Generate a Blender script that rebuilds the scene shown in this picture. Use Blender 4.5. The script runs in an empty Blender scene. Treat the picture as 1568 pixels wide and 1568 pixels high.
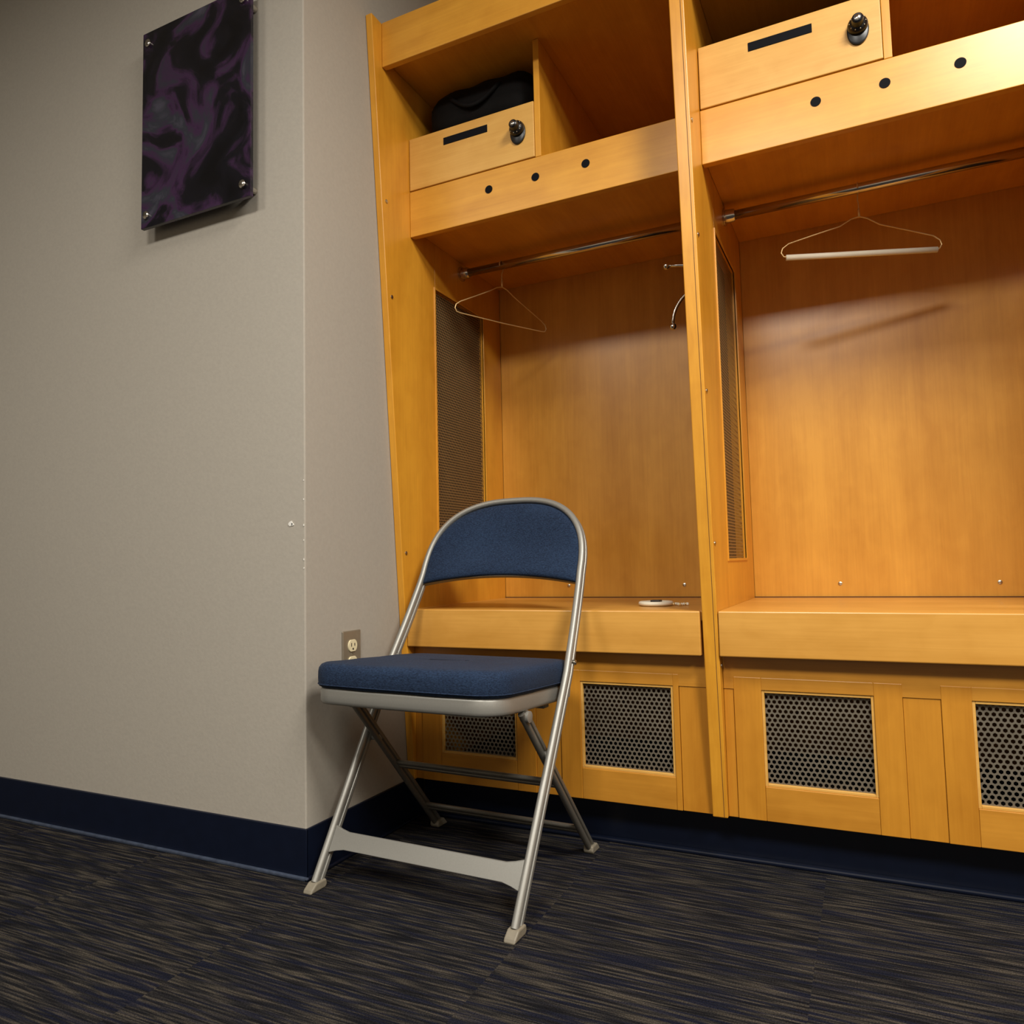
import bpy, math, random
from mathutils import Vector, Matrix
random.seed(4)
scene = bpy.context.scene
try:
    scene.view_settings.view_transform = 'Standard'
except Exception as e:
    print(e)

# ------------------------------------------------------------------ helpers
def srgb(r, g, b):
    def c(v):
        v /= 255.0
        return v/12.92 if v <= 0.04045 else ((v+0.055)/1.055)**2.4
    return (c(r), c(g), c(b), 1)

def new_mat(name):
    m = bpy.data.materials.new(name); m.use_nodes = True
    nt = m.node_tree
    return m, nt, nt.nodes['Principled BSDF']

def N(nt, t, **kw):
    n = nt.nodes.new(t)
    for k, v in kw.items():
        setattr(n, k, v)
    return n

def simple(name, col, rough=0.5, metal=0.0, noise=0.0, nscale=40, bump=0.0, spec=0.5):
    m, nt, b = new_mat(name)
    b.inputs['Roughness'].default_value = rough
    b.inputs['Metallic'].default_value = metal
    b.inputs['Specular IOR Level'].default_value = spec
    tc = N(nt, 'ShaderNodeTexCoord')
    no = N(nt, 'ShaderNodeTexNoise'); no.inputs['Scale'].default_value = nscale
    no.inputs['Detail'].default_value = 4
    nt.links.new(tc.outputs['Object'], no.inputs['Vector'])
    r = N(nt, 'ShaderNodeValToRGB')
    k = noise
    r.color_ramp.elements[0].position = 0.3; r.color_ramp.elements[1].position = 0.7
    r.color_ramp.elements[0].color = (col[0]*(1-k), col[1]*(1-k), col[2]*(1-k), 1)
    r.color_ramp.elements[1].color = (min(1, col[0]*(1+k)), min(1, col[1]*(1+k)), min(1, col[2]*(1+k)), 1)
    nt.links.new(no.outputs['Fac'], r.inputs['Fac'])
    nt.links.new(r.outputs['Color'], b.inputs['Base Color'])
    if bump:
        bp = N(nt, 'ShaderNodeBump'); bp.inputs['Strength'].default_value = bump
        bp.inputs['Distance'].default_value = 0.002
        nt.links.new(no.outputs['Fac'], bp.inputs['Height'])
        nt.links.new(bp.outputs['Normal'], b.inputs['Normal'])
    return m

def wood(name, c0, c1, axis='z', rough=0.36):
    m, nt, b = new_mat(name)
    tc = N(nt, 'ShaderNodeTexCoord')
    def layer(s_long, s_cross, detail):
        mp = N(nt, 'ShaderNodeMapping')
        sc = [s_cross]*3
        sc[{'x': 0, 'y': 1, 'z': 2}[axis]] = s_long
        mp.inputs['Scale'].default_value = sc
        nt.links.new(tc.outputs['Object'], mp.inputs['Vector'])
        no = N(nt, 'ShaderNodeTexNoise'); no.inputs['Scale'].default_value = 1
        no.inputs['Detail'].default_value = detail
        no.inputs['Distortion'].default_value = 0.6
        nt.links.new(mp.outputs['Vector'], no.inputs['Vector'])
        return no
    a = layer(1.2, 9, 3)
    f = layer(5, 150, 4)
    g = layer(14, 22, 3)
    mx = N(nt, 'ShaderNodeMath', operation='MULTIPLY'); mx.inputs[1].default_value = 0.55
    nt.links.new(a.outputs['Fac'], mx.inputs[0])
    m2 = N(nt, 'ShaderNodeMath', operation='MULTIPLY_ADD'); m2.inputs[1].default_value = 0.22
    nt.links.new(f.outputs['Fac'], m2.inputs[0]); nt.links.new(mx.outputs[0], m2.inputs[2])
    m3 = N(nt, 'ShaderNodeMath', operation='MULTIPLY_ADD'); m3.inputs[1].default_value = 0.23
    nt.links.new(g.outputs['Fac'], m3.inputs[0]); nt.links.new(m2.outputs[0], m3.inputs[2])
    r = N(nt, 'ShaderNodeValToRGB')
    r.color_ramp.elements[0].position = 0.36; r.color_ramp.elements[1].position = 0.64
    r.color_ramp.elements[0].color = c0; r.color_ramp.elements[1].color = c1
    nt.links.new(m3.outputs[0], r.inputs['Fac'])
    nt.links.new(r.outputs['Color'], b.inputs['Base Color'])
    b.inputs['Roughness'].default_value = rough
    b.inputs['Coat Weight'].default_value = 0.12
    b.inputs['Coat Roughness'].default_value = 0.28
    return m

M_woodV = wood('maple_vertical', srgb(198, 133, 34), srgb(224, 159, 48), 'z')
M_woodH = wood('maple_horizontal', srgb(196, 133, 38), srgb(220, 158, 54), 'x')
M_woodL = wood('maple_light', srgb(202, 149, 66), srgb(222, 173, 90), 'x', 0.42)
M_woodY = wood('maple_depth', srgb(198, 133, 34), srgb(222, 157, 48), 'y')
M_woodB = wood('maple_back', srgb(194, 134, 46), srgb(218, 158, 62), 'z', 0.32)
M_woodV_shade = wood('maple_vertical_shaded', srgb(178, 116, 30), srgb(202, 138, 42), 'z')  # same maple, darkened: shade below the bench is put into the colour
M_woodH_shade = wood('maple_horizontal_shaded', srgb(178, 118, 34), srgb(202, 140, 48), 'x')  # horizontal-grain twin with the same bench shade in its colour
M_bench = wood('maple_bench', srgb(194, 137, 54), srgb(216, 159, 74), 'x', .33)
M_wallF = simple('wall_paint', srgb(168, 161, 149), 0.75, 0, 0.03, 120, 0.15, 0.25)
M_ceil = simple('ceiling_paint', srgb(215, 213, 208), 0.9, 0, 0.03, 60)
M_navy = simple('navy_vinyl', srgb(12, 19, 36), 0.32, 0, 0.1, 30)
M_cove = simple('worn_vinyl_edge', srgb(58, 66, 82), 0.4, 0, 0.25, 60)
M_chrome = simple('chrome', srgb(205, 200, 190), 0.18, 1.0, 0.03, 30)
M_screw = simple('screw_steel', srgb(190, 185, 170), 0.3, 1.0, 0.05, 60)
M_silver = simple('silver_powdercoat', srgb(146, 144, 137), 0.42, 0.45, 0.03, 300)
M_silverd = simple('silver_powdercoat_dark', srgb(122, 118, 109), 0.42, 0.55, 0.06, 200)  # darker silver for rear legs, rails and pad lip
M_foot = simple('foot_cap_plastic', srgb(128, 120, 104), 0.55, 0, 0.08, 80)
M_black = simple('black_plastic', srgb(12, 12, 14), 0.35, 0, 0.1, 60)
M_slot = simple('label_black', srgb(10, 11, 16), 0.8, 0, 0.1, 60, 0, 0.15)
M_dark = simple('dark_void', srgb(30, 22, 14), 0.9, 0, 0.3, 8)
M_perf = simple('perforated_steel', srgb(118, 110, 96), 0.45, 0.4, 0.1, 15)
M_perfS = simple('bronze_mesh', srgb(142, 114, 72), 0.45, 0.3, 0.08, 15)
M_ivory = simple('ivory_plastic', srgb(226, 214, 176), 0.4, 0, 0.02, 40)
M_plate = simple('outlet_steel', srgb(150, 140, 122), 0.4, 0.5, 0.05, 60)
M_white = simple('white_plastic', srgb(232, 226, 205), 0.45, 0, 0.02, 40)
M_chip = simple('bare_plaster', srgb(225, 222, 214), 0.9, 0, 0.06, 200)
M_wire = simple('hanger_wire', srgb(225, 196, 140), 0.4, 0.5, 0.03, 60)
M_seam = simple('seam_dark', srgb(90, 54, 20), 0.8, 0, 0.1, 60)
M_standin = simple('standin_black', srgb(9, 8, 8), 0.8, 0, 0.2, 100, 0.3, 0.2)  # black for the stand-in above the drawer

def fabric():
    m, nt, b = new_mat('navy_fabric')
    tc = N(nt, 'ShaderNodeTexCoord')
    w1 = N(nt, 'ShaderNodeTexNoise'); w1.inputs['Scale'].default_value = 420; w1.inputs['Detail'].default_value = 2
    mp = N(nt, 'ShaderNodeMapping'); mp.inputs['Scale'].default_value = (0.5, 0.9, 1.4)
    nt.links.new(tc.outputs['Object'], mp.inputs['Vector'])
    nt.links.new(mp.outputs['Vector'], w1.inputs['Vector'])
    w2 = N(nt, 'ShaderNodeTexNoise'); w2.inputs['Scale'].default_value = 9; w2.inputs['Detail'].default_value = 3
    nt.links.new(tc.outputs['Object'], w2.inputs['Vector'])
    ad = N(nt, 'ShaderNodeMath', operation='MULTIPLY_ADD'); ad.inputs[1].default_value = 0.25
    nt.links.new(w2.outputs['Fac'], ad.inputs[0]); nt.links.new(w1.outputs['Fac'], ad.inputs[2])
    r = N(nt, 'ShaderNodeValToRGB')
    r.color_ramp.elements[0].position = 0.42; r.color_ramp.elements[1].position = 0.84
    r.color_ramp.elements[0].color = srgb(13, 25, 45); r.color_ramp.elements[1].color = srgb(36, 54, 80)
    nt.links.new(ad.outputs[0], r.inputs['Fac']); nt.links.new(r.outputs['Color'], b.inputs['Base Color'])
    b.inputs['Roughness'].default_value = 0.85
    b.inputs['Specular IOR Level'].default_value = 0.2
    b.inputs['Sheen Weight'].default_value = 0.03
    bp = N(nt, 'ShaderNodeBump'); bp.inputs['Strength'].default_value = 0.5; bp.inputs['Distance'].default_value = 0.001
    nt.links.new(w1.outputs['Fac'], bp.inputs['Height']); nt.links.new(bp.outputs['Normal'], b.inputs['Normal'])
    return m
M_fab = fabric()

def carpet():
    m, nt, b = new_mat('striped_carpet')
    L = nt.links.new
    tc = N(nt, 'ShaderNodeTexCoord')
    sep = N(nt, 'ShaderNodeSeparateXYZ'); L(tc.outputs['Object'], sep.inputs[0])
    def tile(out, off):
        a = N(nt, 'ShaderNodeMath', operation='ADD'); a.inputs[1].default_value = off; L(out, a.inputs[0])
        d = N(nt, 'ShaderNodeMath', operation='DIVIDE'); d.inputs[1].default_value = 0.5; L(a.outputs[0], d.inputs[0])
        f = N(nt, 'ShaderNodeMath', operation='FLOOR'); L(d.outputs[0], f.inputs[0]); return f
    fx = tile(sep.outputs['X'], 0.12); fy = tile(sep.outputs['Y'], 0.0)
    cb = N(nt, 'ShaderNodeCombineXYZ'); L(fx.outputs[0], cb.inputs[0]); L(fy.outputs[0], cb.inputs[1])
    wn = N(nt, 'ShaderNodeTexWhiteNoise'); L(cb.outputs[0], wn.inputs['Vector'])
    def streak(sx, sy, z):
        c = N(nt, 'ShaderNodeCombineXYZ')
        mx = N(nt, 'ShaderNodeMath', operation='MULTIPLY'); mx.inputs[1].default_value = sx; L(sep.outputs['X'], mx.inputs[0])
        my = N(nt, 'ShaderNodeMath', operation='MULTIPLY'); my.inputs[1].default_value = sy; L(sep.outputs['Y'], my.inputs[0])
        mz = N(nt, 'ShaderNodeMath', operation='MULTIPLY'); mz.inputs[1].default_value = z; L(wn.outputs['Value'], mz.inputs[0])
        L(mx.outputs[0], c.inputs[0]); L(my.outputs[0], c.inputs[1]); L(mz.outputs[0], c.inputs[2])
        n = N(nt, 'ShaderNodeTexNoise'); n.inputs['Scale'].default_value = 1; n.inputs['Detail'].default_value = 2
        L(c.outputs[0], n.inputs['Vector']); return n
    s1 = streak(9, 180, 17); s2 = streak(6, 105, 31)
    r = N(nt, 'ShaderNodeValToRGB'); cr = r.color_ramp
    cr.elements[0].position = 0.36; cr.elements[0].color = srgb(22, 22, 25)
    cr.elements[1].position = 0.70; cr.elements[1].color = srgb(76, 70, 62)
    e = cr.elements.new(0.48); e.color = srgb(36, 35, 36)
    e = cr.elements.new(0.57); e.color = srgb(56, 52, 47)
    L(s1.outputs['Fac'], r.inputs['Fac'])
    r2 = N(nt, 'ShaderNodeValToRGB')
    r2.color_ramp.elements[0].position = 0.50; r2.color_ramp.elements[1].position = 0.62
    r2.color_ramp.elements[0].color = (0, 0, 0, 1); r2.color_ramp.elements[1].color = (.8, .8, .8, 1)
    L(s2.outputs['Fac'], r2.inputs['Fac'])
    mix = N(nt, 'ShaderNodeMix', data_type='RGBA'); L(r2.outputs['Color'], mix.inputs['Factor'])
    L(r.outputs['Color'], mix.inputs['A']); mix.inputs['B'].default_value = srgb(22, 25, 40)
    fn = N(nt, 'ShaderNodeTexNoise'); fn.inputs['Scale'].default_value = 420; fn.inputs['Detail'].default_value = 2
    L(tc.outputs['Object'], fn.inputs['Vector'])
    fr = N(nt, 'ShaderNodeValToRGB'); fr.color_ramp.elements[0].color = (.5, .5, .5, 1); fr.color_ramp.elements[1].color = (1.2, 1.2, 1.2, 1)
    fr.color_ramp.elements[0].position = .35; fr.color_ramp.elements[1].position = .65
    L(fn.outputs['Fac'], fr.inputs['Fac'])
    mu = N(nt, 'ShaderNodeMix', data_type='RGBA', blend_type='MULTIPLY'); mu.inputs['Factor'].default_value = 1
    L(mix.outputs['Result'], mu.inputs['A']); L(fr.outputs['Color'], mu.inputs['B'])
    L(mu.outputs['Result'], b.inputs['Base Color'])
    b.inputs['Roughness'].default_value = 1.0; b.inputs['Specular IOR Level'].default_value = 0.05
    bp = N(nt, 'ShaderNodeBump'); bp.inputs['Strength'].default_value = 0.6; bp.inputs['Distance'].default_value = 0.003
    L(fn.outputs['Fac'], bp.inputs['Height']); L(bp.outputs['Normal'], b.inputs['Normal'])
    return m
M_carpet = carpet()

def poster_mat():
    m, nt, b = new_mat('poster_print')
    tc = N(nt, 'ShaderNodeTexCoord')
    n = N(nt, 'ShaderNodeTexNoise'); n.inputs['Scale'].default_value = 6; n.inputs['Detail'].default_value = 5; n.inputs['Distortion'].default_value = 1.2
    nt.links.new(tc.outputs['Object'], n.inputs['Vector'])
    r = N(nt, 'ShaderNodeValToRGB'); cr = r.color_ramp
    cr.elements[0].position = .35; cr.elements[0].color = srgb(8, 8, 12)
    cr.elements[1].position = .78; cr.elements[1].color = srgb(90, 84, 100)
    e = cr.elements.new(.48); e.color = srgb(18, 17, 24)
    e = cr.elements.new(.55); e.color = srgb(58, 36, 64)
    e = cr.elements.new(.61); e.color = srgb(46, 48, 56)
    nt.links.new(n.outputs['Fac'], r.inputs['Fac']); nt.links.new(r.outputs['Color'], b.inputs['Base Color'])
    b.inputs['Roughness'].default_value = .15
    return m
M_poster = poster_mat()

def mesh_obj(name, verts, faces, mat, parent=None, smooth=False, bevel=0.0, seg=2):
    me = bpy.data.meshes.new(name)
    me.from_pydata([tuple(v) for v in verts], [], faces)
    me.update()
    o = bpy.data.objects.new(name, me)
    scene.collection.objects.link(o)
    if mat: me.materials.append(mat)
    if smooth:
        for p in me.polygons: p.use_smooth = True
    if bevel:
        b = o.modifiers.new('bevel', 'BEVEL'); b.width = bevel; b.segments = seg; b.limit_method = 'ANGLE'
    if parent: o.parent = parent
    return o

def empty(name, loc=(0, 0, 0), rz=0):
    e = bpy.data.objects.new(name, None); e.empty_display_size = .1
    e.location = loc; e.rotation_euler = (0, 0, rz)
    scene.collection.objects.link(e); return e

BF = [(0, 3, 2, 1), (4, 5, 6, 7), (0, 1, 5, 4), (1, 2, 6, 5), (2, 3, 7, 6), (3, 0, 4, 7)]
def box(name, x0, x1, y0, y1, z0, z1, mat, parent=None, bevel=0.001):
    v = [(x0, y0, z0), (x1, y0, z0), (x1, y1, z0), (x0, y1, z0), (x0, y0, z1), (x1, y0, z1), (x1, y1, z1), (x0, y1, z1)]
    return mesh_obj(name, v, BF, mat, parent, bevel=bevel)

def prism_x(name, poly, x0, x1, mat, parent=None, bevel=0.001):
    n = len(poly)
    v = [(x0, p[0], p[1]) for p in poly]+[(x1, p[0], p[1]) for p in poly]
    f = [tuple(range(n))[::-1], tuple(range(n, 2*n))]
    for i in range(n):
        j = (i+1) % n; f.append((i, j, n+j, n+i))
    return mesh_obj(name, v, f, mat, parent, bevel=bevel)

def sweep(name, path, prof, mat, parent=None, ref=(0, 1, 0), closed=False, smooth=True):
    path = [Vector(p) for p in path]; ref = Vector(ref)
    n = len(path); k = len(prof); V = []; F = []
    for i, p in enumerate(path):
        if closed:
            t = path[(i+1) % n]-path[i-1]
        else:
            t = path[min(i+1, n-1)]-path[max(i-1, 0)]
        t.normalize()
        a = ref-ref.dot(t)*t
        if a.length < 1e-4: a = Vector((1, 0, 0))-t.x*t
        a.normalize(); b = t.cross(a)
        for (pp, q) in prof: V.append(p+a*pp+b*q)
    rng = n if closed else n-1
    for i in range(rng):
        i2 = (i+1) % n
        for j in range(k):
            j2 = (j+1) % k
            F.append((i*k+j, i*k+j2, i2*k+j2, i2*k+j))
    if not closed:
        F.append(tuple(range(k))[::-1]); F.append(tuple(range((n-1)*k, n*k)))
    o = mesh_obj(name, V, F, mat, parent, smooth=smooth)
    return o

def circ(r, n=12): return [(r*math.cos(2*math.pi*i/n), r*math.sin(2*math.pi*i/n)) for i in range(n)]
def tube(name, path, r, mat, parent=None, n=12, ref=(0, 0.3, 1), closed=False):
    return sweep(name, path, circ(r, n), mat, parent, ref, closed)

def lathe(name, base, axis, prof, mat, parent=None, n=24, scale_b=1.0):
    axis = Vector(axis).normalized(); base = Vector(base)
    a = axis.orthogonal().normalized()
    if abs(axis.z) < .5: a = Vector((0, 0, 1))
    b = axis.cross(a)
    V = []; F = []
    for (r, h) in prof:
        for i in range(n):
            t = 2*math.pi*i/n
            V.append(base+axis*h+a*(r*math.cos(t))*scale_b+b*(r*math.sin(t)))
    for s in range(len(prof)-1):
        for i in range(n):
            j = (i+1) % n
            F.append((s*n+i, s*n+j, (s+1)*n+j, (s+1)*n+i))
    F.append(tuple(range(n))[::-1]); F.append(tuple(range((len(prof)-1)*n, len(prof)*n)))
    o = mesh_obj(name, V, F, mat, parent, smooth=True)
    o.modifiers.new('es', 'EDGE_SPLIT').split_angle = math.radians(40)
    return o

def ball(name, c, r, mat, parent=None):
    prof = [(max(1e-4, r*math.sin(math.pi*i/10)), -r*math.cos(math.pi*i/10)) for i in range(11)]
    return lathe(name, c, (0, 0, 1), prof, mat, parent, 16)

def perf(name, origin, ea, eb, wa, wb, pitch, hole, mat, parent):
    origin = Vector(origin); ea = Vector(ea); eb = Vector(eb)
    V = []; F = []
    R = pitch/math.sqrt(3)
    rows = int(wb/(1.5*R))+1; cols = int(wa/pitch)+1
    for r in range(rows+1):
        for c in range(cols+1):
            ca = c*pitch+(pitch/2 if r % 2 else 0); cb = r*1.5*R
            if ca > wa+pitch*.3 or cb > wb+R*.4: continue
            s = len(V)
            for rad in (R, hole):
                for i in range(6):
                    t = math.radians(30+60*i)
                    aa = min(max(ca+rad*math.cos(t), 0), wa); bb = min(max(cb+rad*math.sin(t), 0), wb)
                    V.append(origin+ea*aa+eb*bb)
            for i in range(6):
                j = (i+1) % 6
                F.append((s+i, s+j, s+6+j, s+6+i))
    return mesh_obj(name, V, F, mat, parent)

# ------------------------------------------------------------------ room shell
WX = -1.18; WY = 1.345
box('floor', -4.0, 3.2, -3.0, 2.45, -0.05, 0.0, M_carpet, bevel=0)
box('ceiling', -4.0, 3.2, -3.0, 2.45, 2.7, 2.75, M_ceil, bevel=0)
box('wall_left', -4.0, WX, WY, 2.45, 0, 2.7, M_wallF, bevel=0.003)
box('wall_back', WX, 3.2, 2.385, 2.45, 0, 2.7, M_wallF, bevel=0)
box('wall_right', 3.1, 3.2, -3.0, 2.385, 0, 2.7, M_wallF, bevel=0)
box('wall_far_left', -4.0, -3.9, -3.0, WY, 0, 2.7, M_wallF, bevel=0)
box('wall_rear', -3.9, 3.1, -3.0, -2.9, 0, 2.7, M_wallF, bevel=0)

BH = 0.112
bb = empty('baseboard_left')
box('vinyl', -3.9, WX+0.006, WY-0.006, WY, 0, BH, M_navy, bb, 0.002)
box('cove', -3.9, WX+0.014, WY-0.014, WY-0.0055, 0, 0.009, M_cove, bb, 0.003)
bb = empty('baseboard_side')
box('vinyl', WX, WX+0.006, WY-0.0058, 1.83, 0, BH, M_navy, bb, 0.002)
box('cove', WX+0.0055, WX+0.014, WY-0.014, 1.815, 0, 0.008, M_navy, bb, 0.003)
bb = empty('baseboard_back')
box('vinyl', WX+0.007, 2.3, 1.83, 1.836, 0, BH, M_navy, bb, 0.002)
box('cove', WX+0.015, 2.3, 1.812, 1.8295, 0, 0.011, M_navy, bb, 0.004)

def chip(c, r, plane, parent, sq=1.0):
    pts = []
    n = 11
    for i in range(n):
        t = 2*math.pi*i/n; rr = r*random.uniform(.55, 1.15)
        a = rr*math.cos(t)*sq; b = rr*math.sin(t)
        pts.append((c[0]+a, c[1], c[2]+b) if plane == 'y' else (c[0], c[1]+a, c[2]+b))
    off = (0, -0.0015, 0) if plane == 'y' else (0.0015, 0, 0)
    V = pts+[tuple(p[i]+off[i] for i in range(3)) for p in pts]
    F = [tuple(range(n)), tuple(range(n, 2*n))]+[(i, (i+1) % n, n+(i+1) % n, n+i) for i in range(n)]
    mesh_obj('chip', V, F, M_chip, parent)
ch = empty('paint_chip')
chip((-1.222, WY, .806), .0075, 'y', ch)
chip((-1.216, WY, .803), .004, 'y', ch)
for z, r in ((.905, .002), (.86, .002), (.80, .003), (.765, .002), (.72, .003), (.70, .002)):
    chip((WX-.0035, WY+.0002, z), r, 'y', ch, .45)

# ------------------------------------------------------------------ lockers
TOPZ = 2.22; BACK = 2.35
def side_panel(loc, xa, xb, k=.0672):
    def fy(z): return 1.753-k*(z-0.16)    # leaning front edge of the side panels
    z0, z1 = .113, TOPZ
    oy0, oy1, oz0, oz1 = 1.905, 2.215, .70, 1.541
    prism_x('panel_front', [(fy(z0), z0), (oy0, z0), (oy0, z1), (fy(z1), z1)], xa, xb, M_woodV, loc, 0.002)
    if xa > -1:
        g = xb-.0085
        prism_x('edge_groove', [(fy(z0)-.0004, z0+.002), (fy(z0)+.001, z0+.002), (fy(z1)+.001, z1-.002), (fy(z1)-.0004, z1-.002)], g, g+.0012, M_seam, loc, 0)
    box('panel_rear', xa, xb, oy1, BACK-.001, z0, z1, M_woodV, loc, .0005)
    box('panel_lower', xa, xb, oy0, oy1, z0, oz0, M_woodV, loc, .0003)
    box('panel_upper', xa, xb, oy0, oy1, oz1, z1, M_woodV, loc, .0003)
    box('mesh_backing', xa+.002, xa+.006, oy0, oy1, oz0, oz1, M_dark, loc, 0)
    perf('side_mesh', (xb-.008, oy0, oz0), (0, 1, 0), (0, 0, 1), oy1-oy0, oz1-oz0, .0095, .0036, M_perfS, loc)
    w = .007
    box('bead_a', xb-.004, xb+.003, oy0-w, oy0, oz0-w, oz1+w, M_woodV, loc, .001)
    box('bead_b', xb-.004, xb+.003, oy1, oy1+w, oz0-w, oz1+w, M_woodV, loc, .001)
    box('bead_c', xb-.004, xb+.003, oy0, oy1, oz1, oz1+w, M_woodY, loc, .001)
    box('bead_d', xb-.004, xb+.003, oy0, oy1, oz0-w, oz0, M_woodY, loc, .001)
    for z in (.455, .735, 1.085, 1.445, 1.71):
        if xa < -1 and z in (.455, 1.085): continue
        lathe('screw', (xb, fy(z)+.021, z), (1, 0, 0), [(.0056, -.001), (.0056, .0014), (.003, .0026), (.001, .0028)], M_screw, loc, 14)

def hook(loc, x, y, z):
    box('hook_plate', x-.004, x-.0002, y-.012, y+.012, z-.11, z+.02, M_chrome, loc, .002)
    tube('hook_upper', [(x-.003, y, z-.01), (x-.03, y, z-.012), (x-.07, y, z-.004), (x-.1, y, z)], .0042, M_chrome, loc)
    ball('hook_knob', (x-.103, y, z), .0095, M_chrome, loc)
    P = []
    for i in range(13):
        t = i/12
        P.append((x-.003-.088*math.sin(t*math.pi/2), y, z-.07-.085*(1-math.cos(t*math.pi/2))*1.1))
    tube('hook_lower', P, .0045, M_chrome, loc)
    ball('hook_knob_low', (P[-1][0], y, P[-1][2]-.005), .0095, M_chrome, loc)

def locker(name, x0, x1, panel_x0, k=.0672):
    L = empty(name)
    side_panel(L, panel_x0, x0, k)
    e = .0006
    a, b = x0+e, x1-e
    box('back_panel', a, b, BACK, BACK+.018, .113, TOPZ, M_woodB, L, 0)
    box('bench_top', a, b, 1.748, BACK-.004, .558, .580, M_bench, L, .0008)
    box('bench_front', a+.001, b-.005, 1.7265, 1.7475, .479, .5805, M_bench, L, .0025)
    box('bench_gap', a, b, BACK-.006, BACK-.001, .5795, .583, M_seam, L, 0)
    Y0, Y1 = 1.764, 1.784
    xw = [(x0+.083, x0+.311), (x0+.489, x0+.723)]
    zb, zt = .19, .402
    mid = (xw[0][1]+xw[1][0])/2
    box('rail_top', a, b, Y0+.001, Y1, zt, .556, M_woodH_shade, L, .0008)
    box('stile_l', a, x0+.022, Y0+.003, Y1, .115, zt-.0005, M_woodV_shade, L, .0008)
    box('stile_r', b-.068, b, Y0+.003, Y1, .115, zt-.0005, M_woodV_shade, L, .0008)
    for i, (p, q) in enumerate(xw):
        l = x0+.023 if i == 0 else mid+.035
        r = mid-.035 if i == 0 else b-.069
        box('door_stile', l, p, Y0, Y1, .115, zt+.028, M_woodV_shade, L, .0012)
        box('door_stile', q, r, Y0, Y1, .115, zt+.028, M_woodV_shade, L, .0012)
        box('door_rail', p+.0003, q-.0003, Y0+.0005, Y1, .115, zb, M_woodH_shade, L, .0012)
        box('door_rail', p+.0003, q-.0003, Y0+.0005, Y1-.004, zt, zt+.028, M_woodH_shade, L, .0012)
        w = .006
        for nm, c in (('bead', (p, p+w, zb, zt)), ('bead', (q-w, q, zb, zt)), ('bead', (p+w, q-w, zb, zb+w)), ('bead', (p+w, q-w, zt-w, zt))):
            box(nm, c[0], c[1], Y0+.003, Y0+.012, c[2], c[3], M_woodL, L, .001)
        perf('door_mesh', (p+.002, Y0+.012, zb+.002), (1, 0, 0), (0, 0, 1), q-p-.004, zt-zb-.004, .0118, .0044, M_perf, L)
    box('mid_stile', mid-.0345, mid+.0345, Y0+.003, Y1, .115, zt-.0005, M_woodV_shade, L, .0008)
    box('base_deck', a, b, Y1, BACK-.001, .115, .128, M_dark, L, 0)
    F0 = 1.772
    box('fascia', a, b, F0, F0+.02, 1.653, 1.7885, M_woodH, L, .0015)
    box('shelf', a, b, F0+.0205, BACK-.001, 1.684, 1.702, M_woodY, L, .0005)
    box('cubby_floor', a, b, F0+.0205, BACK-.001, 1.772, 1.7885, M_woodY, L, .0005)
    dx = x0+.402
    box('drawer_front', a+.0015, dx-.001, F0-.002, F0+.018, 1.791, 1.947, M_woodL, L, .002)
    box('drawer_body', a+.004, dx-.004, F0+.0185, 2.2, 1.792, 1.944, M_dark, L, .001)
    box('partition', dx, dx+.017, F0, BACK-.001, 1.789, 2.119, M_woodV, L, .0012)
    box('top_deck', a, b, 1.66, BACK-.001, 2.12, 2.14, M_woodY, L, .001)
    box('crown_board', a, b, 1.64, 1.659, 2.09, TOPZ, M_woodH, L, .002)
    box('label_slot', x0+.119, x0+.26, F0-.0035, F0-.0018, 1.899, 1.92, M_slot, L, .0004)
    kx, kz = x0+.354, 1.873
    lathe('lock_plate', (kx, F0-.002, kz-.004), (0, -1, 0), [(.0225, 0), (.0225, .004), (.020, .006)], M_black, L, 28, 1.45)
    lathe('lock_dial', (kx, F0-.007, kz+.004), (0, -1, 0), [(.0205, 0), (.0215, .004), (.019, .012), (.013, .016), (.0115, .030), (.008, .033)], M_black, L, 28)
    for i in range(10):
        t = 2*math.pi*i/10
        ball('lock_tick', (kx+.0165*math.cos(t), F0-.0215, kz+.004+.0165*math.sin(t)), .0014, M_screw, L)
    lathe('lock_key', (kx, F0-.037, kz+.004), (0, -1, 0), [(.006, 0), (.006, .003), (.004, .004)], M_chrome, L, 16)
    for kk in (.260, .401, .544):
        lathe('dot_sticker', (x0+kk, F0-.0002, 1.734), (0, -1, 0), [(.0112, 0), (.0112, .001)], M_slot, L, 24)
    ry, rz = 2.071, 1.648
    tube('rod', [(a+.003, ry, rz), (b-.003, ry, rz)], .0125, M_chrome, L, 20)
    for s, xx in ((1, a), (-1, b)):
        lathe('rod_flange', (xx, ry, rz), (s, 0, 0), [(.024, 0), (.024, .004), (.0185, .006), (.0175, .026), (.0155, .03)], M_chrome, L, 24)
    hook(L, b, 1.95, 1.492)
    for kk in (.238, .628):
        lathe('bolt', (x0+kk, BACK, .62), (0, -1, 0), [(.0055, 0), (.0055, .0015), (.002, .003)], M_screw, L, 14)
    return L
X0 = -1.158
locker('wooden_locker', X0, -.352, WX+.0012, .077)
locker('wooden_locker', -.318, .488, -.352)
L3 = locker('wooden_locker', .522, 1.328, .488)
box('end_panel', 1.328, 1.362, 1.64, BACK, .113, TOPZ, M_woodV, L3)

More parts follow.
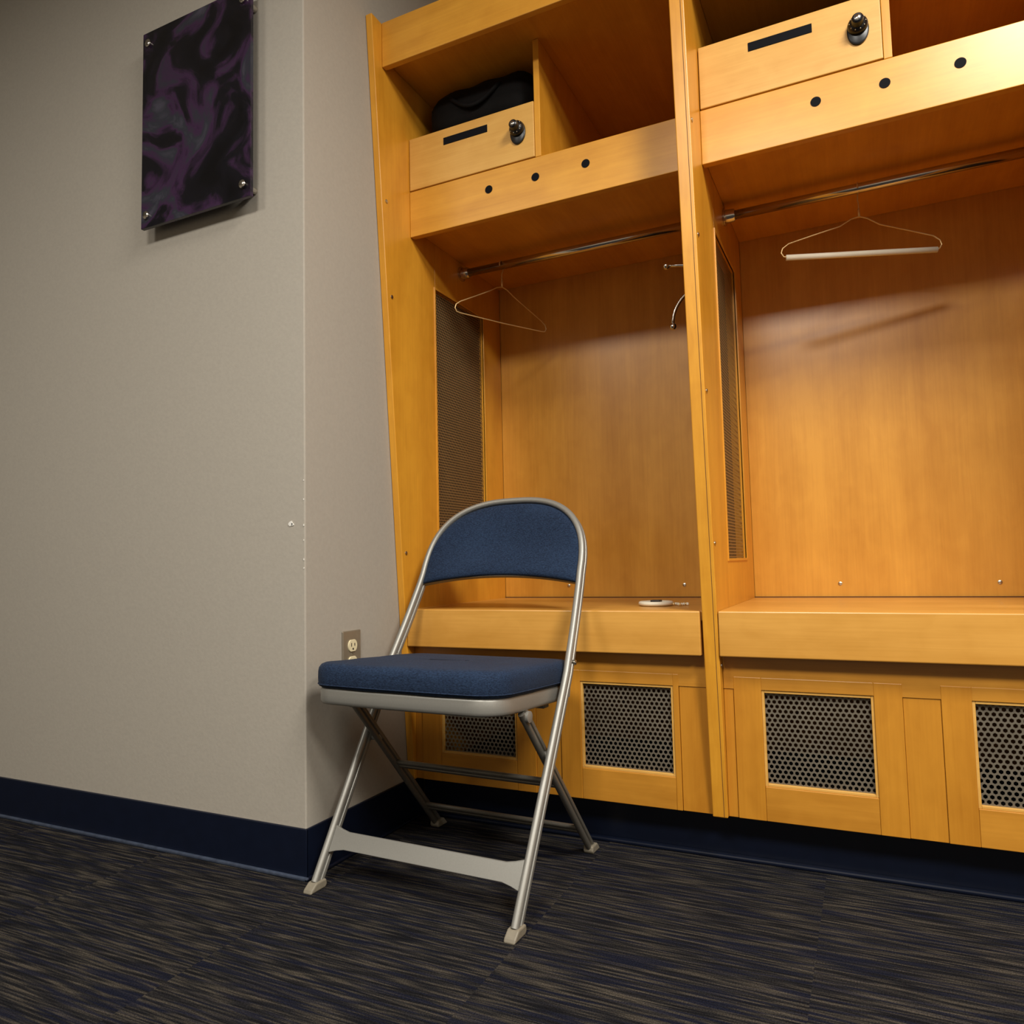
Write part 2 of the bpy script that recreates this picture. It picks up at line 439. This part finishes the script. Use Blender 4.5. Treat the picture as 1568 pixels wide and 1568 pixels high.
def dark_standin():
    B = empty('bag_standin')  # bag shape added as stand-in for an unidentified dark area
    V = []; F = []; nu, nv = 24, 16
    x0, x1 = X0+.012, X0+.39
    for i in range(nu+1):
        u = i/nu; x = x0+(x1-x0)*u
        s = (1-abs(2*u-1)**8)**.5
        for j in range(nv):
            t = 2*math.pi*j/nv
            cy, cz = math.cos(t), math.sin(t)
            q = (abs(cy)**4+abs(cz)**4)**(-1/4)
            V.append((x, 1.98+.17*q*cy*max(.05, s), 2.030+.079*q*cz*max(.05, s)+.003*math.sin(x*60+t*3)))
    for i in range(nu):
        for j in range(nv):
            F.append((i*nv+j, i*nv+(j+1) % nv, (i+1)*nv+(j+1) % nv, (i+1)*nv+j))
    F.append(tuple(range(nv))[::-1]); F.append(tuple(range(nu*nv, nu*nv+nv)))
    mesh_obj('standin_body', V, F, M_standin, B, True)
    xm = (x0+x1)/2
    tube('standin_handle', [(xm-.08+.16*i/12, 1.81-.012*math.sin(math.pi*i/12), 2.06-.05*math.sin(math.pi*i/12)) for i in range(13)], .006, M_standin, B)
dark_standin()

# ------------------------------------------------------------------ hangers
def hanger(name, cx, cy, rod_z, phi, half, drop, tip_drop, white_tube=False):
    H = empty(name, (cx, cy, rod_z), phi)
    R = .0145
    c, s = math.cos(-phi), math.sin(-phi)
    P = []
    for i in range(17):
        t = math.radians(200-230*i/16)
        wy = R*math.cos(t); wz = R*math.sin(t)
        P.append((-wy*s, wy*c, wz))
    P += [(-.003*s, .008*c, -.028), (0, 0, -.04), (0, 0, -drop)]
    W = .0017
    tube('hook', P, W, M_wire, H, 8, (1, 0.2, 0))
    zt = -drop-tip_drop
    body = [(0, 0, -drop), (.02, 0, -drop-.006), (.05, 0, -drop-.024), (half*.6, 0, -drop-tip_drop*.55), (half-.02, 0, zt+.018), (half-.004, 0, zt+.006), (half, 0, zt-.006), (half-.006, 0, zt-.016), (half-.02, 0, zt-.018),
            (0, 0, zt-.02), (-half+.02, 0, zt-.018), (-half+.006, 0, zt-.016), (-half, 0, zt-.006), (-half+.004, 0, zt+.006), (-half+.02, 0, zt+.018), (-half*.6, 0, -drop-tip_drop*.55), (-.05, 0, -drop-.024), (-.02, 0, -drop-.006)]
    tube('shoulders', body, W, M_wire, H, 8, (0, 1, 0), True)
    tube('twist', [(0, 0, -drop+.02), (0, 0, -drop-.002)], .0032, M_wire, H, 8, (1, 0, 0))
    if white_tube:
        tube('cardboard_tube', [(-half+.012, 0, zt-.019), (half-.012, 0, zt-.019)], .0075, M_white, H, 12, (0, 1, 0))
hanger('wire_hanger', -1.01, 2.071, 1.648, math.radians(64), .182, .07, .098)
hanger('wire_hanger', .02, 2.071, 1.648, math.radians(21), .2, .075, .08, True)

# ------------------------------------------------------------------ small ring with cord on the bench
T = empty('plastic_key_ring')
cx, cy, cz = -.512, 1.93, .5805
sweep('ring', [(cx+.040*math.cos(2*math.pi*i/32), cy+.040*math.sin(2*math.pi*i/32), cz+.0062) for i in range(32)], circ(.0058, 10), M_white, T, (0, 0, 1), True)
lathe('ring_disc', (cx, cy, cz+.001), (0, 0, 1), [(.036, 0), (.036, .003)], M_white, T, 28)
box('black_clip', cx-.012, cx+.014, cy-.012, cy+.012, cz+.004, cz+.015, M_black, T, .002)
for i in range(12):
    t = i/11
    ball('bead', (cx+.047+.035*t, cy+.012*math.sin(t*9), cz+.0042), .0038, M_white if i % 3 else M_wire, T)

# ------------------------------------------------------------------ outlet
O = empty('electrical_outlet')
oy, oz = 1.509, .484
box('cover_plate', WX+.0005, WX+.0055, oy-.0355, oy+.0355, oz-.058, oz+.058, M_plate, O, .003)
for s in (-1, 1):
    zc = oz+s*.0205
    P = []
    for i in range(24):
        t = 2*math.pi*i/24
        P.append((oy+.0172*math.cos(t), zc+max(-.0145, min(.0145, .0172*math.sin(t)))))
    prism_x('receptacle', P, WX+.004, WX+.0085, M_ivory, O, .0008)
    box('slot', WX+.0083, WX+.0089, oy-.0075, oy-.0052, zc-.002, zc+.007, M_black, O, 0)
    box('slot', WX+.0083, WX+.0089, oy+.005, oy+.0075, zc-.001, zc+.006, M_black, O, 0)
    lathe('ground_hole', (WX+.0083, oy, zc-.008), (1, 0, 0), [(.0026, 0), (.0026, .0006)], M_black, O, 12)
lathe('plate_screw', (WX+.0055, oy, oz), (1, 0, 0), [(.0032, 0), (.0028, .0012)], M_screw, O, 12)

# ------------------------------------------------------------------ poster
P_ = empty('wall_poster')
PX0 = -1.70
box('print_panel', PX0, -1.312, WY-.040, WY-.030, 1.607, 2.15, M_poster, P_, .001)
for (px, pz) in ((-1.335, 1.64), (PX0+.023, 1.64), (-1.335, 2.117), (PX0+.023, 2.117)):
    lathe('standoff', (px, WY-.0005, pz), (0, -1, 0), [(.008, 0), (.008, .029)], M_chrome, P_, 16)
    lathe('standoff_cap', (px, WY-.040, pz), (0, -1, 0), [(.0105, 0), (.0105, .005), (.008, .007)], M_chrome, P_, 20)

# ------------------------------------------------------------------ folding chair
C = empty('folding_chair', (-.873, 1.50, 0), math.radians(-2))
YZ = [(-.2, 0), (.082, .45), (.155, .565), (.213, .665), (.25, .75), (.288, .866), (.30, .91)]
def yz(z):
    for (y0, z0), (y1, z1) in zip(YZ, YZ[1:]):
        if z <= z1: return y0+(y1-y0)*(z-z0)/(z1-z0)
    return YZ[-1][0]
AX, ZC, BZ, NN = .230, .672, .194, 2.6
def hw(z):
    if z <= .45: return .246
    t = min(1, (z-.45)/(ZC-.45)); return .246+(AX-.246)*t
def ysm(z):
    return sum(yz(z+d) for d in (-.03, -.015, 0, .015, .03))/5 if z > .04 else yz(z)
def bow(x, z):
    return .032*(1-min(1, abs(x)/AX)**2)*max(0, min(1, (z-.64)/.1))
side = [(hw(z), ysm(z), z) for z in [0.012, .08, .16, .24, .32, .40, .45, .48, .51, .54, .57, .60, .63, .65]]
arc = []
for i in range(0, 41):
    s = math.pi*i/40
    cx_, sn = math.cos(s), math.sin(s)
    x = AX*math.copysign(abs(cx_)**(2/NN), cx_); z = ZC+BZ*abs(sn)**(2/NN)
    arc.append((x, ysm(z)+bow(x, z), z))
path = [p for p in side]+arc+[(-p[0], p[1], p[2]) for p in side[::-1]]
def bead_prof(w, t, g=.5):
    r = t/2; c = w/2-r; P = []
    gw = min(c*.5, .0028)
    for k in range(9):
        a = math.radians(-90+22.5*k); P.append((c+r*math.cos(a), r*math.sin(a)))
    P.append((gw, r*.92)); P.append((0, r*(1-g))); P.append((-gw, r*.92))
    for k in range(9):
        a = math.radians(90+22.5*k); P.append((-c+r*math.cos(a), r*math.sin(a)))
    P.append((-gw, -r*.92)); P.append((0, -r*(1-g))); P.append((gw, -r*.92))
    return P
def es(o, a=35):
    o.modifiers.new('es', 'EDGE_SPLIT').split_angle = math.radians(a)
es(sweep('frame_tube', path, bead_prof(.032, .016, .85), M_silver, C, (0, 1, -.5)), 30)

def pad():
    nu, nv = 48, 18
    V = []; F = []
    ax = AX-.004
    def pt(u, v, side_):
        x = ax*u
        zt = ZC+(BZ-.005)*max(0, (1-abs(u)**NN))**(1/NN)
        zb = .650+.020*(1-u*u)
        z = zb+(zt-zb)*v
        e = max(0, (1-abs(u)**8))*max(0, 1-abs(2*v-1)**7)
        yc = ysm(z)+bow(x, z)
        if side_ == 0: y = yc-.002-.021*e**.45
        else: y = yc+.001+.012*e**.5
        return (x, y, z)
    us = [math.sin(math.pi/2*(-1+2*i/nu)) for i in range(nu+1)]
    vs = [.5+.5*math.sin(math.pi/2*(-1+2*j/nv)) for j in range(nv+1)]
    for sd in (0, 1):
        for u in us:
            for v in vs: V.append(pt(u, v, sd))
    n1 = (nu+1)*(nv+1); w = nv+1
    for sd in (0, 1):
        for i in range(nu):
            for j in range(nv):
                f = (sd*n1+i*w+j, sd*n1+(i+1)*w+j, sd*n1+(i+1)*w+j+1, sd*n1+i*w+j+1)
                F.append(f if sd == 0 else f[::-1])
    for i in range(nu):
        F.append((i*w, n1+i*w, n1+(i+1)*w, (i+1)*w)); F.append((i*w+nv, (i+1)*w+nv, n1+(i+1)*w+nv, n1+i*w+nv))
    for j in range(nv):
        F.append((j, j+1, n1+j+1, n1+j)); k = nu*w
        F.append((k+j, n1+k+j, n1+k+j+1, k+j+1))
    mesh_obj('back_pad', V, F, M_fab, C, True)
    lip = [(AX*.985*u, ysm(.65+.02*(1-u*u))+bow(AX*u, .66)+.003, .648+.020*(1-u*u)) for u in [-1+2*i/30 for i in range(31)]]
    sweep('pad_lip', lip, [(-.006, -.002), (.006, -.002), (.006, .002), (-.006, .002)], M_silverd, C, (0, 1, -.5), smooth=False)
pad()

# seat
SY0, SY1, SW, SXO = -.215, .165, .236, -.009
def outline(inset, nr=8):
    xs, y0, y1 = SW-inset, SY0+inset, SY1-inset
    rf = max(.012, .060-inset); rr = max(.012, .05-inset)
    P = []
    def arcp(cx, cy, r, a0, a1):
        for i in range(nr+1):
            a = math.radians(a0+(a1-a0)*i/nr); P.append((cx+r*math.cos(a), cy+r*math.sin(a)))
    def lin(a, b, k):
        for i in range(1, k): P.append((a[0]+(b[0]-a[0])*i/k, a[1]+(b[1]-a[1])*i/k))
    arcp(-xs+rf, y0+rf, rf, 180, 270)
    lin((-xs+rf, y0), (xs-rf, y0), 10)
    arcp(xs-rf, y0+rf, rf, 270, 360)
    lin((xs, y0+rf), (xs, y1-rr), 8)
    arcp(xs-rr, y1-rr, rr, 0, 90)
    lin((xs-rr, y1), (-xs+rr, y1), 10)
    arcp(-xs+rr, y1-rr, rr, 90, 180)
    lin((-xs, y1-rr), (-xs, y0+rf), 8)
    return P
def warp(x, y, z, w=0.0):
    yy = y-.006*(1-(x/SW)**2)*max(0, (SY0+.1-y)/.1)
    xx = x*(1-.03*max(0, (y-SY0-.15))/.2)
    return (xx+SXO*(1-(y-SY0)/.38*.7), yy, z-(y-SY0)*.055+w)
def layered(name, layers, mat, wob=0.0):
    V = []; F = []; k = None
    for (ins, z) in layers:
        P = outline(ins); k = len(P)
        for (x, y) in P:
            w = wob*math.sin(x*37+y*23)*math.cos(y*31) if wob else 0
            V.append(warp(x, y, z, w))
    for l in range(len(layers)-1):
        for i in range(k):
            j = (i+1) % k
            F.append((l*k+i, l*k+j, (l+1)*k+j, (l+1)*k+i))
    F.append(tuple(range(k))[::-1]); F.append(tuple(range((len(layers)-1)*k, len(layers)*k)))
    return mesh_obj(name, V, F, mat, C, True)
es(layered('seat_pan', [(.20, .419), (.03, .417), (.018, .407), (.004, .4045), (.001, .408), (.0, .413), (.0, .434), (.003, .440), (.02, .442)], M_silver), 60)
layered('seat_cushion', [(.02, .438), (.004, .4385), (-.003, .442), (-.005, .449), (-.0055, .460), (-.005, .474), (-.003, .4825), (.002, .4885), (.010, .4915), (.03, .4925), (.07, .4935), (.11, .494), (.15, .494), (.185, .494)], M_fab, .0008)
tube('cushion_seam', [warp(x, y, .4465) for (x, y) in outline(-.0052)], .0013, M_fab, C, 6, (0, 0, 1), True)
box('under_rail', -.19, .19, -.12, -.09, .388, .406, M_silverd, C, .003)
box('under_rail_rear', -.21, .21, .03, .055, .378, .398, M_silverd, C, .003)

def ry_(z): return .257-.385*(z/.4)*.93
rh = .221
for s in (-1, 1):
    pth = [(s*rh, ry_(z), z) for z in (.012, .1, .2, .3, .398)]
    es(sweep('rear_leg', pth, bead_prof(.028, .014, .7), M_silverd, C, (0, 1, .9)), 30)
    lathe('pivot', (s*(rh-.006), ry_(.385), .385), (s, 0, 0), [(.012, 0), (.012, .018), (.006, .020)], M_silver, C, 16)
    zz = .288
    lathe('cross_pivot', (s*(rh-.005), ry_(zz)-.001, zz), (s, 0, 0), [(.009, 0), (.009, .03), (.005, .034)], M_silver, C, 16)
    prism_x('seat_bracket', [(.05, .395), (.10, .395), (.118, .47), (.10, .485), (.088, .478)], min(s*.2385, s*.2415), max(s*.2385, s*.2415), M_silver, C, .001)
    lathe('bracket_rivet', (s*.2375, .103, .472), (s, 0, 0), [(.006, 0), (.006, .019), (.003, .0215)], M_chrome, C, 14)
    for (fx, fyy, nm, d) in ((s*.246, -.2, 'front_foot', 1), (s*rh, .257, 'rear_foot', -1)):
        w = .0125
        y = fyy
        prism_x(nm, [(y-.024, 0), (y+.022, 0), (y+.022+d*.006, .006), (y+.015+d*.010, .018), (y-.015+d*.010, .018), (y-.024+d*.004, .007)], fx-w, fx+w, M_foot, C, .003)
def hbar(name, z, half, wdt, th, mat):
    y = ry_(z)
    es(sweep(name, [(-half, y, z), (-half*.5, y, z), (half*.5, y, z), (half, y, z)], bead_prof(wdt, th, .7), mat, C, (0, -.9, 1)), 30)
hbar('rear_bar_upper', .207, rh-.004, .026, .012, M_silverd)
hbar('rear_bar_lower', .068, rh-.004, .026, .012, M_silverd)
def plate():
    V = []; F = []; n = 24
    X = [-.238+.476*i/n for i in range(n+1)]
    for off in (0, .005):
        for x in X:
            u = abs(x)/.238
            h = .0185+.010*max(0, (u-.86)/.14) if u > .86 else .0185
            for s in (-1, 1):
                z = .094+s*h*.87; y = ysm(.094)+s*h*.5-.010+off
                V.append((x, y, z))
    m = (n+1)*2
    for i in range(n):
        F.append((i*2, (i+1)*2, (i+1)*2+1, i*2+1)); F.append((m+i*2, m+i*2+1, m+(i+1)*2+1, m+(i+1)*2))
        F.append((i*2, m+i*2, m+(i+1)*2, (i+1)*2)); F.append((i*2+1, (i+1)*2+1, m+(i+1)*2+1, m+i*2+1))
    F.append((0, 1, m+1, m)); F.append((n*2, m+n*2, m+n*2+1, n*2+1))
    mesh_obj('front_cross_plate', V, F, M_silver, C, bevel=.0015)
plate()

# ------------------------------------------------------------------ lights
def area(name, loc, rot, sx, sy, power, col):
    l = bpy.data.lights.new(name, 'AREA'); l.shape = 'RECTANGLE'; l.size = sx; l.size_y = sy
    l.energy = power; l.color = col
    o = bpy.data.objects.new(name, l); o.location = loc; o.rotation_euler = rot
    scene.collection.objects.link(o); return o
WARM = (1.0, .955, .88)
for (x, y, p) in ((.75, .5, 74), (-.35, -.75, 68), (1.9, -.6, 72), (-1.9, -.9, 30)):  # weak last lamp is added fill to even out falloff on the left
    E = empty('ceiling_light')
    a_ = area('lamp', (x, y, 2.66), (0, 0, 0), .6, .6, p, WARM); a_.parent = E
    for (u0, u1, v0, v1) in ((-.33, .33, -.33, -.305), (-.33, .33, .305, .33), (-.33, -.305, -.305, .305), (.305, .33, -.305, .305)):
        box('trim_frame', x+u0, x+u1, y+v0, y+v1, 2.668, 2.699, M_white, E, .002)
w = bpy.data.worlds.new('world'); scene.world = w; w.use_nodes = True
w.node_tree.nodes['Background'].inputs[0].default_value = (1, .96, .9, 1)
w.node_tree.nodes['Background'].inputs[1].default_value = 0.1

# ------------------------------------------------------------------ camera
cd = bpy.data.cameras.new('camera'); cam = bpy.data.objects.new('camera', cd)
scene.collection.objects.link(cam)
f = Vector((-.4314, .8996, .06905)).normalized()
r = Vector((.9008, .4336, -.02296)); r = (r-r.dot(f)*f).normalized()
u = r.cross(f)
m = Matrix((r, u, -f)).transposed().to_4x4()
m.translation = Vector((0, 0, .70))
cam.matrix_world = m
cd.sensor_width = 36; cd.sensor_fit = 'HORIZONTAL'; cd.lens = 1135/1568*36
cd.clip_start = .02
scene.camera = cam
